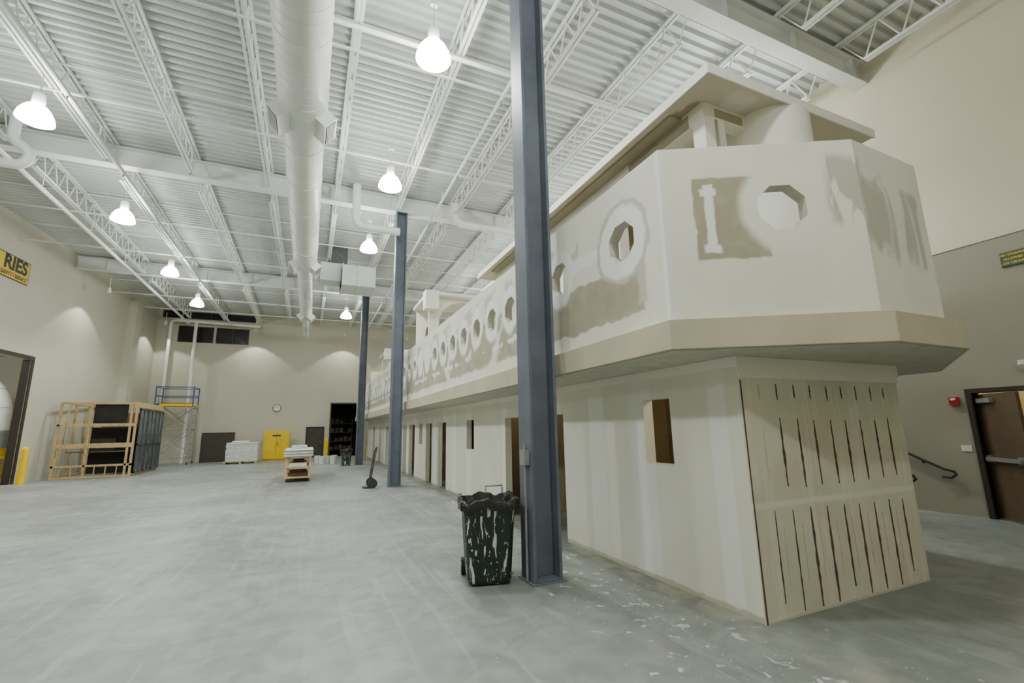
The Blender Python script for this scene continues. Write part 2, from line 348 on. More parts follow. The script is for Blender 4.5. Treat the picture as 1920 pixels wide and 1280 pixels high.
b.prism([(-17,14),(wall_x(14)-.27,14),(wall_x(31)-.27,31),(-17,31)],5.6,5.7,M_ceil); b.done('wall_annex')
b=B(); s=ls(28.9); b.plate(wl0+wn*.35,wu,(0,0,1),wn,.35,[(s,0),(s+.6,0),(s+.6,8.55),(s,8.55)],[],M_wall); 
s=ls(13.5); b.plate(wl0+wn*.35,wu,(0,0,1),wn,.35,[(s,0),(s+.6,0),(s+.6,8.55),(s,8.55)],[],M_wall); b.done('trim_3')

# ---------------------------------------------------------------- ceiling deck (ribbed)
b=B(); prof=[]; y=YB; pitch=.21
while y<YE+.2:
    prof+=[(y,0),(y+.08,0),(y+.105,.08),(y+.185,.08)]; y+=pitch
vs=[(-12.2,p[0],ZC+p[1]) for p in prof]+[(XR+.1,p[0],ZC+p[1]) for p in prof]; n=len(prof)
b.add(vs,[(i,i+1,i+1+n,i+n) for i in range(n-1)],M_ceil)
b.box((-12.3,YB-.2,ZC+.12),(XR+.3,YE+.3,ZC+.2),M_ceil)
b.done('ceiling')

def ibeam_x(name,x0,x1,yc,z0,z1,w=.28):
    b=B(); b.box((x0,yc-w/2,z0),(x1,yc+w/2,z0+.03),M_steelw); b.box((x0,yc-w/2,z1-.03),(x1,yc+w/2,z1),M_steelw); b.box((x0,yc-.012,z0+.03),(x1,yc+.012,z1-.03),M_steelw)
    x=x0+1
    while x<x1: b.box((x,yc-w/2+.02,z0+.03),(x+.015,yc+w/2-.02,z1-.03),M_steelw); x+=1.8
    b.done(name)
GY=[4.7,14.0,23.9]
for g in GY: ibeam_x('roof_girder',wall_x(g)+.36 if g==14.0 else wall_x(g)+.02,XR-.03,g,8.5,9.02)
def joist(x):
    b=B(); zt=9.07; zb=8.42
    spans=[(YB+.1,GY[0]),(GY[0],GY[1]),(GY[1],GY[2]),(GY[2],YE-.05)]
    for a,c in spans:
        for dx in(-.04,.04): b.box((x+dx-.025,a,zt-.03),(x+dx+.025,c,zt+.02),M_steelw)
        a2,c2=a+.55,c-.55
        for dx in(-.04,.04): b.box((x+dx-.025,a2,zb-.025),(x+dx+.025,c2,zb+.025),M_steelw)
        k=max(1,round((c2-a2)/.62)); st=(c2-a2)/k
        b.cyl((x,a+.2,zt-.03),(x,a2,zb),.014,M_steelw,6); b.cyl((x,c-.2,zt-.03),(x,c2,zb),.014,M_steelw,6)
        for i in range(k):
            ya=a2+i*st
            b.cyl((x,ya,zb),(x,ya+st/2,zt),.016,M_steelw,6,cap=False); b.cyl((x,ya+st/2,zt),(x,ya+st,zb),.016,M_steelw,6,cap=False)
    b.done('roof_joist')
for k in range(-5,5): joist(2.2+1.8*k)
b=B()
for y in(1.6,7.6,10.9,17.2,20.4,26.8,29.6):
    b.bar((wall_x(y)+.05,y,8.37),(XR-.05,y,8.37),.035,.035,M_steelw)
    b.bar((wall_x(y)+.05,y+.05,9.02),(XR-.05,y+.05,9.02),.03,.03,M_steelw)
b.done('joist_bridging')
b=B(); b.tube([(-4.62,YB+.1,8.1),(-4.62,31.8,8.1)],.05,M_steelw)
b.tube([(-6.75,YB+.1,8.0),(-6.75,31.5,8.0)],.06,M_steelw)
b.tube([(3.2,YB+.1,8.15),(3.2,31.5,8.15)],.035,M_steelw)
b.tube([(-8.5,6.9,8.2),(XR-.1,6.9,8.2)],.045,M_steelw)
for x in(-4.62,-6.75,3.2):
    for y in range(-3,31,3): b.cyl((x,y,8.1),(x,y,8.42),.012,M_steelw,6); b.cyl((x,y+1.5,7.98),(x,y+1.5,8.1),.02,M_galv,8)
b.done('sprinkler_pipe',smooth=True)
def bend(c,r,a0,a1,plane,n=6):
    out=[]
    for i in range(n+1):
        t=math.radians(a0+(a1-a0)*i/n); ca,sa=math.cos(t)*r,math.sin(t)*r
        out.append((c[0]+ca,c[1],c[2]+sa) if plane=='xz' else (c[0],c[1]+ca,c[2]+sa))
    return out
b=B(); b.tube([(.95,13.4,8.9)]+bend((1.2,13.4,7.85),.25,180,270,'xz')+[(2.24,13.4,7.6)],.12,M_duct,14)
b.cyl((.95,13.4,8.0),(.95,13.4,8.05),.15,M_duct,14); b.cyl((1.3,13.4,7.6),(1.35,13.4,7.6),.15,M_duct,14); b.done('drain_pipe',smooth=True)
b=B(); b.tube([(3.95,13.2,8.75)]+bend((4.2,13.2,8.35),.25,180,270,'xz')+[(9.8,13.2,8.1)],.12,M_duct,14); b.done('drain_pipe',smooth=True)
b=B(); b.tube([(-6.6,13.2,8.95)]+bend((-6.3,13.2,8.5),.3,180,250,'xz')+bend((-6.5,13.2,7.98),.24,60,-90,'xz')+[(-9.6,13.2,7.74)],.11,M_duct,14); b.done('drain_pipe',smooth=True)
b=B(); b.tube([(-3.1,31.9,8.15),(-7.45,31.9,8.25)]+bend((-7.45,31.9,8.0),.25,90,180,'xz')+[(-7.7,31.9,0.0)],.09,M_duct,12)
b.tube([(-6.45,31.85,8.2),(-6.45,31.85,0)],.09,M_duct,12); b.done('drain_pipe',smooth=True)

# ---------------------------------------------------------------- round duct
DX=-.42; DZ=7.6
b=B()
def seg(y0,y1,r,z=DZ): b.cyl((DX,y0,z),(DX,y1,z),r,M_duct,32)
seg(YB+.05,8.7,.42); seg(8.7,9.0,.40); seg(9.0,17.2,.385)
b.cyl((DX,17.2,DZ),(DX,17.6,DZ),.385,M_duct,32,r2=.28); seg(17.6,25.6,.28); b.cyl((DX,25.6,DZ),(DX,25.9,DZ),.28,M_duct,32,r2=.16); seg(25.9,31.0,.16)
y=YB+1
while y<31:
    r=.42 if y<8.7 else .385 if y<17.2 else .28 if y<25.6 else .16
    b.cyl((DX,y,DZ),(DX,y+.035,DZ),r+.012,M_duct,32); y+=1.5
for k in range(60):
    y=YB+.3+k*.22
    if y>8.5: break
    b.cyl((DX,y,DZ),(DX,y+.012,DZ),.425,M_duct,32)
for yc in(8.5,17.0,25.2):
    rr=.42 if yc<10 else .36 if yc<20 else .25
    for sgn in(-1,1):
        R=Matrix.Rotation(sgn*math.radians(40),3,'Y')
        c=Vector((DX+sgn*(rr*.80),yc,DZ-rr*.62))
        b.box(c-Vector((.20,.30,.15)),c+Vector((.20,.30,.15)),M_duct,R)
        g=c+R@Vector((sgn*.203,0,0))
        b.box(g-Vector((.004,.26,.12)),g+Vector((.004,.26,.12)),M_grille,R)
        for q in range(7):
            gg=c+R@Vector((sgn*.21,0,-.105+q*.035)); b.box(gg-Vector((.006,.26,.004)),gg+Vector((.006,.26,.004)),M_duct,R)
for y in range(-3,31,3):
    for sg in(-1,1): b.cyl((DX+sg*.25,y,DZ+.1),(DX+sg*.25,y,ZC-.01),.008,M_steelw,6)
b.done('air_duct',smooth=True)
b=B(); b.box((.9,18.6,7.35),(2.2,20.0,8.2),M_duct); b.box((.1,19.0,7.6),(.9,19.8,8.35),M_duct); b.cyl((-.15,19.4,7.9),(.1,19.4,7.95),.28,M_duct,24); b.box((.35,18.9,8.35),(1.1,19.9,9.0),M_grille)
for x in(.9,1.5,2.14): b.box((x,18.56,7.31),(x+.05,20.04,8.24),M_duct)
b.done('duct_plenum',bevel=.01)

# ---------------------------------------------------------------- high bay lamps
def lamp(x,y,z=7.42,power=360):
    e=empty('high_bay_lamp')
    b=B(); b.lathe([(.0,.30),(.11,.30),(.155,.275),(.205,.21),(.25,.12),(.272,.03),(.277,0),(.26,-.01),(.18,-.03),(0,-.035)],(x,y,z),M_lamp,20)
    b.done('refractor',e,smooth=True)
    b=B(); b.lathe([(0,.59),(.05,.59),(.09,.55),(.10,.37),(.08,.32),(0,.31)],(x,y,z),M_steelw,16); b.cyl((x,y,z+.57),(x,y,8.45),.012,M_steelw,8)
    b.box((x-.06,y-.04,8.44),(x+.06,y+.04,8.50),M_steelw)
    b.done('housing',e,smooth=True)
    l=bpy.data.lights.new('high_bay_light','SPOT'); l.energy=power; l.spot_size=math.radians(140); l.spot_blend=.35; l.shadow_soft_size=.16; l.color=(.97,1.0,.96)
    o=bpy.data.objects.new('high_bay_light',l); COL.objects.link(o); o.location=(x,y,z-.12); o.parent=e
for y in(1.5,6.0,10.5,15.0,19.8,24.4): lamp(-5.0,y,power=240 if y<2 else 370)
for y in(-2.6,1.8,6.25,10.5,14.8,24.6): lamp(1.5,y,power=240 if y<2 else 370)
for y in(6.3,10.6,15.0,19.5,24.2): lamp(7.9,y,power=220)
def added_flood(x,y,dx,dy,z=7.75,power=230):  # extra floods added only to throw light scallops on the walls
    e=empty('added_scallop_floodlight'); b=B(); b.cyl((x,y,z),(x,y,z+.22),.075,M_steelw,16,r2=.05); b.cyl((x,y,z+.22),(x,y,8.45),.014,M_steelw,8); b.done('head',e,smooth=True)
    l=bpy.data.lights.new('added_flood','SPOT'); l.energy=power; l.spot_size=math.radians(106); l.spot_blend=.22; l.shadow_soft_size=.06; l.color=(.97,1,.92)
    o=bpy.data.objects.new('added_flood',l); COL.objects.link(o); o.location=(x,y,z-.02); o.parent=e
for yy in(16.5,24.6,31.0): added_flood(wall_x(yy)+.9,yy,-.9,0)
for xx in(-3.3,1.9,6.0): added_flood(xx,YE-.95,0,.95)
l=bpy.data.lights.new('annex_light','POINT'); l.energy=500; l.shadow_soft_size=.2; o=bpy.data.objects.new('annex_light',l); COL.objects.link(o); o.location=(-12.5,22,5.0)
l=bpy.data.lights.new('vestibule_light','POINT'); l.energy=45; l.color=(1,.85,.6); l.shadow_soft_size=.15; o=bpy.data.objects.new('vestibule_light',l); COL.objects.link(o); o.location=(12,3.8,2.35)

# ---------------------------------------------------------------- steel columns
def column(x0,y0,ztop,conduit=False):
    e=empty('steel_column'); w=.34; d=.31; t=.035
    b=B(); b.box((x0,y0,.03),(x0+t,y0+d,ztop),M_col); b.box((x0+w-t,y0,.03),(x0+w,y0+d,ztop),M_col); b.box((x0+t,y0+d/2-.012,.03),(x0+w-t,y0+d/2+.012,ztop),M_col)
    b.box((x0-.03,y0-.03,0),(x0+w+.03,y0+d+.03,.012),M_col)
    b.box((x0+.0,y0-.0,.012),(x0+w,y0+d,.03),M_col)
    b.box((x0-.02,y0-.02,ztop),(x0+w+.02,y0+d+.02,ztop+.03),M_col)
    b.done('shaft',e,bevel=.004)
    if conduit:
        b=B(); b.cyl((x0-.03,y0+.1,.03),(x0-.03,y0+.1,1.2),.014,M_galv,10); b.box((x0-.065,y0+.04,1.2),(x0-.002,y0+.16,1.36),M_galv); b.cyl((x0-.03,y0+.1,1.36),(x0-.03,y0+.1,1.42),.014,M_galv,10); b.done('outlet_box',e)
column(2.23,4.56,8.465,True); column(2.22,13.85,8.465); column(2.2,23.75,8.465)

# ---------------------------------------------------------------- ship structure
ship=empty('riverboat_structure')
YS=30.2; XS=3.47; YF=2.88; XS2=5.87; ZD=2.20; ZW=4.02
doors=[(5.98,6.85),(7.40,8.20),(12.35,13.2),(13.95,14.7),(16.4,17.4),(17.9,18.6),(20.0,20.9),(22.2,23.0),(24.6,25.4),(27,27.8)]
wins=[(3.75,4.17,1.19,1.88),(10.03,10.57,1.13,1.80),(15.2,15.7,1.13,1.8),(19.1,19.5,1.13,1.8)]
outer=[(YF,0)]
for a,c in doors: outer+=[(a,0),(a,1.79),(c,1.79),(c,0)]
outer+=[(YS,0),(YS,ZD-.01),(YF,ZD-.01)]
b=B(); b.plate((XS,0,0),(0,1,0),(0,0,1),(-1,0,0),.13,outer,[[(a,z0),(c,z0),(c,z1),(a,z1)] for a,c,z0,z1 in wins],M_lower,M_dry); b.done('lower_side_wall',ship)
b=B(); b.plate((XS2,0,0),(0,1,0),(0,0,1),(1,0,0),.13,[(YF,0),(7,0),(7,1.8),(8,1.8),(8,0),(YS,0),(YS,ZD-.01),(YF,ZD-.01)],[[(3.9,1.1),(4.7,1.1),(4.7,1.85),(3.9,1.85)]],M_dry); b.done('lower_far_wall',ship)
b=B(); b.box((XS-.002,YF-.014,0),(XS2+.002,YF-.001,ZD-.01),M_panel)
b.box((XS-.03,YF-.03,2.06),(XS2+.04,YF-.014,ZD-.008),M_dry); b.box((XS-.012,YF-.024,2.0),(XS2+.02,YF-.014,2.06),M_dry); b.box((XS-.03,YF-.014,2.1),(XS-.0005,YS,ZD-.008),M_dry)
b.box((XS2+.0005,YF-.014,2.06),(XS2+.04,YF+3,ZD-.008),M_dry)
b.box((XS+.02,YF-.02,0),(XS2,YF-.014,.022),M_rawl)
b.done('lower_front_wall',ship)
b=B()
def dash(x,z0,z1,w,m):
    n=14; L=[];R=[]
    for i in range(n+1):
        t=i/n; ww=w*(.35+.65*math.sin(math.pi*min(1,max(0,t*.9+.08))))*(.55+.8*random.random()); cx=x+.004*(random.random()-.5)
        L.append((cx-ww/2,z0+(z1-z0)*t)); R.append((cx+ww/2,z0+(z1-z0)*t))
    b.plate((0,YF-.018,0),(1,0,0),(0,0,1),(0,-1,0),.003,L+R[::-1],[],m)
cols=[3.70,3.93,4.17,4.40,4.65,4.88,5.12,5.37,5.60]
for i,x in enumerate(cols):
    dash(x,1.80+random.random()*.03,1.95,.016,M_gap if i>0 else M_rawl)
    if i: dash(x,1.02+.03*random.random(),1.60+.05*random.random(),.024,M_gap if i%3 else M_gap2)
    else: dash(x,1.1,1.55,.01,M_rawl)
    dash(x+.02,.03 if i%4 else .12,.80+.06*random.random(),.027 if i>1 else .014,M_gap2 if i in(3,5,6,7) else M_gap)
    if i: dash(x-.12,.25,.72,.008,M_rawl)
b.plate((0,YF-.018,0),(1,0,0),(0,0,1),(0,-1,0),.003,[(XS+.0,.0),(XS+.02,.0),(XS+.012,1.0),(XS+.015,1.98),(XS,1.98)],[],M_gap)
b.done('open_seams',ship)
b=B()
b.plate((4.75,0,0),(0,1,0),(0,0,1),(-1,0,0),.08,[(YF+.2,0),(5.4,0),(5.4,1.8),(6.1,1.8),(6.1,0),(9,0),(9,1.8),(9.8,1.8),(9.8,0),(YS,0),(YS,ZD-.01),(YF+.2,ZD-.01)],[],M_tan)
b.plate((0,5.2,0),(1,0,0),(0,0,1),(0,-1,0),.08,[(XS+.14,0),(4.74,0),(4.74,ZD-.01),(XS+.14,ZD-.01)],[[(4.28,1.38),(4.48,1.38),(4.48,1.80),(4.28,1.80)]],M_tan,M_dry)
for y in(9.2,11.5,15.4,19.3,23.8,26.2): b.box((XS+.14,y,0),(4.74,y+.08,ZD-.01),M_tan)
b.done('inner_partitions',ship)
for (x,y,pw) in((3.75,3.35,8),(4.1,5.9,3),(4.1,8.6,1.5),(4.1,12.9,3),(4.1,17.5,3),(4.1,25,3)):  # bulbs and point lights added to brighten the ship interior
    b=B(); b.lathe([(0,0),(.025,.01),(.035,.04),(.02,.07),(.015,.1),(0,.1)],(x,y,2.03),M_bulb,10); b.cyl((x,y,2.12),(x,y,2.19),.012,M_black,6); b.done('added_bulb',ship,smooth=True)
    l=bpy.data.lights.new('added_interior_light','POINT'); l.energy=pw; l.color=(1,.86,.62); l.shadow_soft_size=.04; o=bpy.data.objects.new('added_interior_light',l); COL.objects.link(o); o.location=(x,y,1.97); o.parent=ship
fas=[(2.66,YS),(2.66,2.80),(4.14,1.94),(5.25,1.96),(7.35,3.07),(7.35,YS)]
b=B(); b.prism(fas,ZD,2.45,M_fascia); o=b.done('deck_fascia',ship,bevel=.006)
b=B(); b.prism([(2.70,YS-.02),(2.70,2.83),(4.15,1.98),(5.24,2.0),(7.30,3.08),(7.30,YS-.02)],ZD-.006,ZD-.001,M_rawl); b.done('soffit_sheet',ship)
def octo(cx,cz,r): return [(cx+r*math.cos(math.radians(22.5+45*k))/math.cos(math.radians(22.5)),cz+r*math.sin(math.radians(22.5+45*k))/math.cos(math.radians(22.5))) for k in range(8)]
R8=.192
pY=[3.42]+[P0+PER*k for k in range(-2,7)]+[P0+PER*k for k in(9,10,11,13,14,15,16,18,19,20,22,23,24,26,27,28)]
H0=2.45
b=B(); b.plate((2.72,0,0),(0,1,0),(0,0,1),(-1,0,0),.12,[(2.83,H0),(YS,H0),(YS,ZW),(2.83,ZW)],[octo(y,3.375,R8) for y in pY],M_side,M_reveal)
def facewall(P,Q,holes,mt,top=ZW):
    u=(Q-P).normalized(); nn=Vector((u.y,-u.x,0)); L=(Q-P).length
    b.plate(P,u,(0,0,1),nn,.12,[(0,H0),(L,H0),(L,top),(0,top)],holes,mt,M_reveal); return u,nn,L
uAB,nAB,LAB=facewall(Ap,Bp,[octo(1.011,3.42,.2)],M_AB)
uBC,nBC,LBC=facewall(Bp,Cp,[],M_BC)
uCE,nCE,LCE=facewall(Cp,Ep,[octo(1.15,3.4,.2)],M_up)
b.plate((7.25,0,0),(0,1,0),(0,0,1),(1,0,0),.12,[(3.17,H0),(YS,H0),(YS,ZW),(3.17,ZW)],[octo(y,3.375,R8) for y in pY],M_up,M_mud)
b.box((2.72,YS,H0),(7.25,YS+.1,ZW),M_up)
b.prism([(2.85,YS),(2.85,2.99),(4.24,2.24),(5.18,2.26),(7.08,3.34),(7.08,YS)],2.45,2.46,M_rawl)
b.done('parapet_wall',ship)
# roof canopy
b=B(); b.prism([(3.60,2.93),(6.48,2.93),(6.48,10.05),(3.60,10.05)],5.20,5.285,M_under); b.prism([(3.585,2.915),(6.495,2.915),(6.495,10.06),(3.585,10.06)],5.285,5.31,M_edge)
b.box((3.585,2.915,5.19),(6.495,2.93,5.285),M_edge); b.box((3.585,2.93,5.19),(3.6,10.05,5.285),M_edge); b.done('canopy_roof',ship)
b=B(); b.cyl((5.02,3.36,2.46),(5.02,3.36,5.20),.47,M_edge,48); b.done('canopy_drum',ship,smooth=True)
b=B()
b.box((3.88,3.28,4.98),(4.04,9.6,5.199),M_up)
for y in(3.28,4.9,6.5,8.1,9.43): b.box((3.88,y,2.46),(4.04,y+.17,4.98),M_up)
b.box((4.04,3.28,5.02),(4.6,3.42,5.199),M_up); b.box((4.10,3.28,2.46),(4.2,3.42,5.02),M_up)
b.box((3.70,3.6,5.17),(3.88,9.4,5.199),M_raw)
b.box((3.876,3.5,5.0),(3.88,4.6,5.17),M_raw); b.box((4.06,3.276,5.05),(4.5,3.28,5.16),M_raw)
b.box((4.9,4.4,2.46),(5.0,9.6,5.199),M_tan)
b.box((6.0,3.28,2.46),(6.16,3.44,5.199),M_up)
b.box((6.0,3.44,4.98),(6.16,9.6,5.199),M_up)
b.done('canopy_frame',ship)
def arch_tower(name,Y,x0,x1,zt,sc=1.0):
    b=B(); t=.14; w=x1-x0; r=w*.36; cx=(x0+x1)/2; zc=zt-.22-r
    pts=[(x0,2.46),(cx-r,2.46)]
    for i in range(13):
        a=math.pi-math.pi*i/12; pts.append((cx+r*math.cos(a),zc+r*math.sin(a)))
    pts+=[(cx+r,2.46),(x1,2.46),(x1,zt-.1),(x0,zt-.1)]
    for yy in(Y,Y+1.9): b.plate((0,yy,0),(1,0,0),(0,0,1),(0,-1,0),t,pts,[],M_up)
    b.box((x0-.12,Y-.3,zt-.1),(x1+.12,Y+2.1,zt),M_edge)
    b.box((x0-.22,Y-.4,zt-.62*sc),(x0+.22,Y-.02,zt-.0),M_edge)
    b.cyl((cx+.2,Y+.95,2.46),(cx+.2,Y+.95,zt-.6),.45,M_edge,32)
    b.done(name,ship,bevel=.004)
arch_tower('arch_tower_mid',14.4,3.45,5.7,6.05)
arch_tower('arch_tower_far',21.8,3.3,5.0,5.35,.8)
b=B(); b.box((3.0,18.2,2.46),(3.5,18.7,4.6),M_up); b.box((2.95,18.1,4.6),(4.2,18.9,4.75),M_edge); b.box((3.0,25.5,2.46),(3.6,26,4.75),M_up); b.done('deck_posts',ship)

# ---------------------------------------------------------------- trash can
tc=empty('trash_can')
TR=Matrix.Rotation(math.radians(-14),3,'Z'); tcx,tcy=1.87,4.97
def loopsq(hx,hy,r,z,rib=0.0,n=12):
    per=[]
    for q,(sx,sy) in enumerate(((1,1),(-1,1),(-1,-1),(1,-1))):
        for i in range(5):
            a=math.radians(90*q+90*i/4); per.append((sx*(hx-r)+r*math.cos(a),sy*(hy-r)+r*math.sin(a)))
        nxt=((-1,1),(-1,-1),(1,-1),(1,1))[q]; a=math.radians(90*(q+1))
        p=Vector((sx*(hx-r)+r*math.cos(a),sy*(hy-r)+r*math.sin(a))); p2=Vector((nxt[0]*(hx-r)+r*math.cos(a),nxt[1]*(hy-r)+r*math.sin(a)))
        nd=Vector((math.cos(a),math.sin(a)))
        for i in range(1,n):
            v=p.lerp(p2,i/n)-nd*(rib if i%3==0 else 0); per.append((v.x,v.y))
    out=[]
    for x,y in per:
        v=TR@Vector((x,y,0)); out.append((tcx+v.x,tcy+v.y,z))
    return out
b=B()
levels=[(.20,.20,.05,0.01,0),(.225,.22,.06,.03,0),(.232,.226,.06,.06,.016),(.27,.26,.07,.68,.016),(.273,.263,.07,.70,0),(.28,.27,.07,.76,0),(.30,.29,.07,.77,0),(.303,.293,.07,.82,0),(.285,.275,.06,.822,0),(.265,.255,.06,.76,0),(.22,.21,.05,.05,0)]
rings=[loopsq(h,k,r,z,rb) for h,k,r,z,rb in levels]; n=len(rings[0]); vs=[p for rr in rings for p in rr]
fs=[(i*n+k,i*n+(k+1)%n,(i+1)*n+(k+1)%n,(i+1)*n+k) for i in range(len(rings)-1) for k in range(n)]+[tuple(range(n-1,-1,-1)),tuple(range((len(rings)-1)*n,len(rings)*n))]
b.add(vs,fs,M_can); b.done('bin_body',tc,smooth=True)
b=B(); rr=[]
for j,(h,k,z) in enumerate(((.312,.302,.755),(.316,.306,.80),(.306,.296,.845),(.28,.27,.855),(.25,.24,.74),(.2,.19,.54))):
    rg=loopsq(h,k,.07,z,0); o=[]
    for i,p in enumerate(rg):
        dz=(math.sin(i*1.7)*.010+math.sin(i*.63+1)*.02) if j in(0,2,3,4) else 0
        dd=Vector((p[0]-tcx,p[1]-tcy,0)).normalized()*(math.sin(i*2.3+j)*.006)
        o.append((p[0]+dd.x,p[1]+dd.y,p[2]+dz+(random.random()-.5)*.008))
    rr.append(o)
vs=[p for q in rr for p in q]; b.add(vs,[(i*n+k,i*n+(k+1)%n,(i+1)*n+(k+1)%n,(i+1)*n+k) for i in range(5) for k in range(n)]+[tuple(range(5*n,6*n))],M_bag); b.done('bin_liner',tc,smooth=True)
b=B()
def tl(x,y,z): v=TR@Vector((x,y,0)); return (tcx+v.x,tcy+v.y,z)
b.tube([tl(.02,.30,.78),tl(.02,.34,.93),tl(.22,.34,.93),tl(.22,.30,.78)],.014,M_galv,8)
for sx in(-1,1): b.cyl(tl(sx*.22,.25,.09),tl(sx*.27,.25,.09),.09,M_rubber,20); b.cyl(tl(sx*.27,.25,.09),tl(sx*.275,.25,.09),.04,M_galv,12)
b.cyl(tl(-.24,.25,.09),tl(.24,.25,.09),.012,M_galv,8)
b.done('wheels_and_handle',tc,smooth=True)
def small_bin(x,y):
    b=B(); b.lathe([(0,.0),(.2,.0),(.26,.7),(.28,.7),(.28,.74),(.25,.74),(.2,.3),(0,.3)],(x,y,0),M_can,20); b.lathe([(.285,.60),(.29,.72),(.27,.77),(.2,.6)],(x,y,0),M_bag,20); b.done('trash_can',smooth=True)
small_bin(1.75,23.6)

# ---------------------------------------------------------------- hand truck
b=B(); hx,hy=1.72,14.1
for dy in(-.15,.15): b.tube([(hx-.02,hy+dy,.10),(hx+.12,hy+dy,.98),(hx+.16,hy+dy*.6,1.12)],.018,M_black,8)
b.tube([(hx+.16,hy-.09,1.12),(hx+.16,hy+.09,1.12)],.018,M_black,8)
for t in(.25,.5,.75): b.tube([(hx-.02+.14*t,hy-.15,.10+.88*t),(hx-.02+.14*t,hy+.15,.10+.88*t)],.012,M_black,6)
b.box((hx-.2,hy-.18,.02),(hx-.0,hy+.18,.032),M_black)
for dy in(-.22,.22): b.cyl((hx+.05,hy+dy-.035,.13),(hx+.05,hy+dy+.035,.13),.13,M_rubber,20)
b.tube([(hx+.05,hy-.22,.13),(hx+.05,hy+.22,.13)],.012,M_galv,6)
b.done('hand_truck',smooth=True)

# ---------------------------------------------------------------- workbench cart
cart=empty('material_cart')
b=B(); x0,x1,y0,y1=-.60,.16,17.0,19.6
for x in(x0,x1-.06):
    for y in(y0,(y0+y1)/2,y1-.07): b.box((x,y,.10),(x+.06,y+.07,.78),M_wood)
for z in(.12,.45): b.box((x0-.02,y0-.02,z),(x1+.02,y1+.02,z+.04),M_wood)
b.box((x0-.03,y0-.03,.78),(x1+.03,y1+.03,.82),M_wood)
b.box((x0+.08,y0+.35,.16),(x1-.1,y1-.4,.26),M_woodd); b.box((x0+.1,y0+.05,.49),(x1-.12,y1-.8,.60),M_white); b.box((x0+.2,y0+.4,.60),(x1-.2,y1-.9,.66),M_woodd)
for x in(x0+.06,x1-.06):
    for y in(y0+.1,y1-.1): b.cyl((x-.02,y,.06),(x+.02,y,.06),.06,M_rubber,16)
b.done('frame',cart,bevel=.004)
b=B()
for i in range(7): b.box((x0-.06+.012*(i%2),y0-.06+.02*(i%3),.822+i*.030),(x1+.06,y1-.02*(i%2),.822+i*.030+.024),M_white)
b.box((x0+.12,18.2,1.035),(x0+.5,18.8,1.14),M_sage); b.box((x0+.15,18.85,1.035),(x0+.62,19.4,1.12),M_white); b.done('sheet_stack',cart,bevel=.004)

# ---------------------------------------------------------------- far-end items
b=B() 
for k in range(3): b.box((-3.98+.73*k,28.8,0),(-3.88+.73*k,30.0,.1),M_wood)
for k in range(7): b.box((-4.02,28.8+.17*k,.1),(-2.38,28.9+.17*k,.13),M_wood)
for i in range(13):
    dx=.05*random.random(); dy=.04*random.random()
    b.box((-3.95+dx,28.84+dy,.135+i*.075),(-2.45+dx,29.9,.135+i*.075+.066),M_white)
b.box((-3.7,29.1,1.115),(-2.9,29.6,1.19),M_white)
b.done('pallet_of_sheets',bevel=.015)
b=B(); b.box((-2.35,31.2,.05),(-.98,31.75,1.72),M_yel); b.box((-2.33,31.18,.1),(-1.68,31.2,1.68),M_yel); b.box((-1.65,31.18,.1),(-1.0,31.2,1.68),M_yel); b.box((-1.62,31.165,.85),(-1.58,31.18,1.0),M_black); b.box((-2.3,31.25,0),(-1.03,31.7,.05),M_yel)
b.box((-1.9,31.172,1.38),(-1.45,31.18,1.46),M_black); b.box((-1.668,31.19,.1),(-1.662,31.199,1.68),M_black); b.done('flammable_storage_cabinet',bevel=.006)
b=B(); b.box((-5.5,31.62,.0),(-3.95,31.68,1.62),M_brown); b.box((-5.55,31.6,0),(-5.5,31.7,1.67),M_black); b.box((-3.95,31.6,0),(-3.9,31.7,1.67),M_black); b.box((-5.55,31.6,1.62),(-3.9,31.7,1.67),M_black)
b.box((-5.5,31.7,0),(-5.4,32.0,.04),M_black); b.box((-4.0,31.7,0),(-3.9,32.0,.04),M_black); b.done('leaning_panel')
b=B(); b.cyl((-1.85,YE-.001,3.12),(-1.85,YE-.05,3.12),.24,M_black,32); b.cyl((-1.85,YE-.05,3.12),(-1.85,YE-.055,3.12),.205,M_plate,32); b.bar((-1.85,YE-.06,3.12),(-1.85,YE-.06,3.28),.02,.01,M_black); b.bar((-1.85,YE-.06,3.12),(-1.95,YE-.06,3.17),.02,.01,M_black)
for k in range(12):
    a=k*math.pi/6; b.bar((-1.85+.17*math.sin(a),YE-.058,3.12+.17*math.cos(a)),(-1.85+.195*math.sin(a),YE-.058,3.12+.195*math.cos(a)),.012,.006,M_black)
b.done('round_clock',smooth=True)
def bollard(x,y,h=1.2,r=.11):
    b=B(); b.lathe([(0,h),(r*.5,h-.01),(r*.9,h-.05),(r,h-.09),(r,0),(0,0)],(x,y,0),M_yel,20); b.done('safety_bollard',smooth=True)
bollard(-9.02,21.9,1.28); bollard(1.12,31.3); bollard(-9.3,17.2)
for x,y in((.75,25.6),(1.0,25.9),(1.25,25.3),(1.35,26.3),(.55,26.5)):
    b=B(); b.lathe([(0,0),(.13,0),(.15,.36),(.16,.36),(.16,.38),(.14,.38),(.12,.05),(0,.05)],(x,y,0),M_white,16); b.tube([(x-.155,y,.33),(x-.1,y-.1,.26),(x+.1,y-.1,.26),(x+.155,y,.33)],.004,M_galv,6); b.done('plaster_bucket',smooth=True)
b=B(); lx,ly=2.62,26.6
for dx in(0,.42): b.bar((lx+dx,ly,0),(lx+dx*.8+.04,ly+.25,1.0),.05,.03,M_wood); b.bar((lx+dx,ly+.6,0),(lx+dx*.8+.04,ly+.29,1.0),.05,.03,M_wood)
for t in(.25,.5,.75): b.box((lx+.03,ly+.25*t-.04,t),(lx+.42,ly+.25*t+.06,t+.025),M_wood)
b.box((lx,ly+.18,1.0),(lx+.42,ly+.38,1.03),M_wood); b.done('step_ladder')

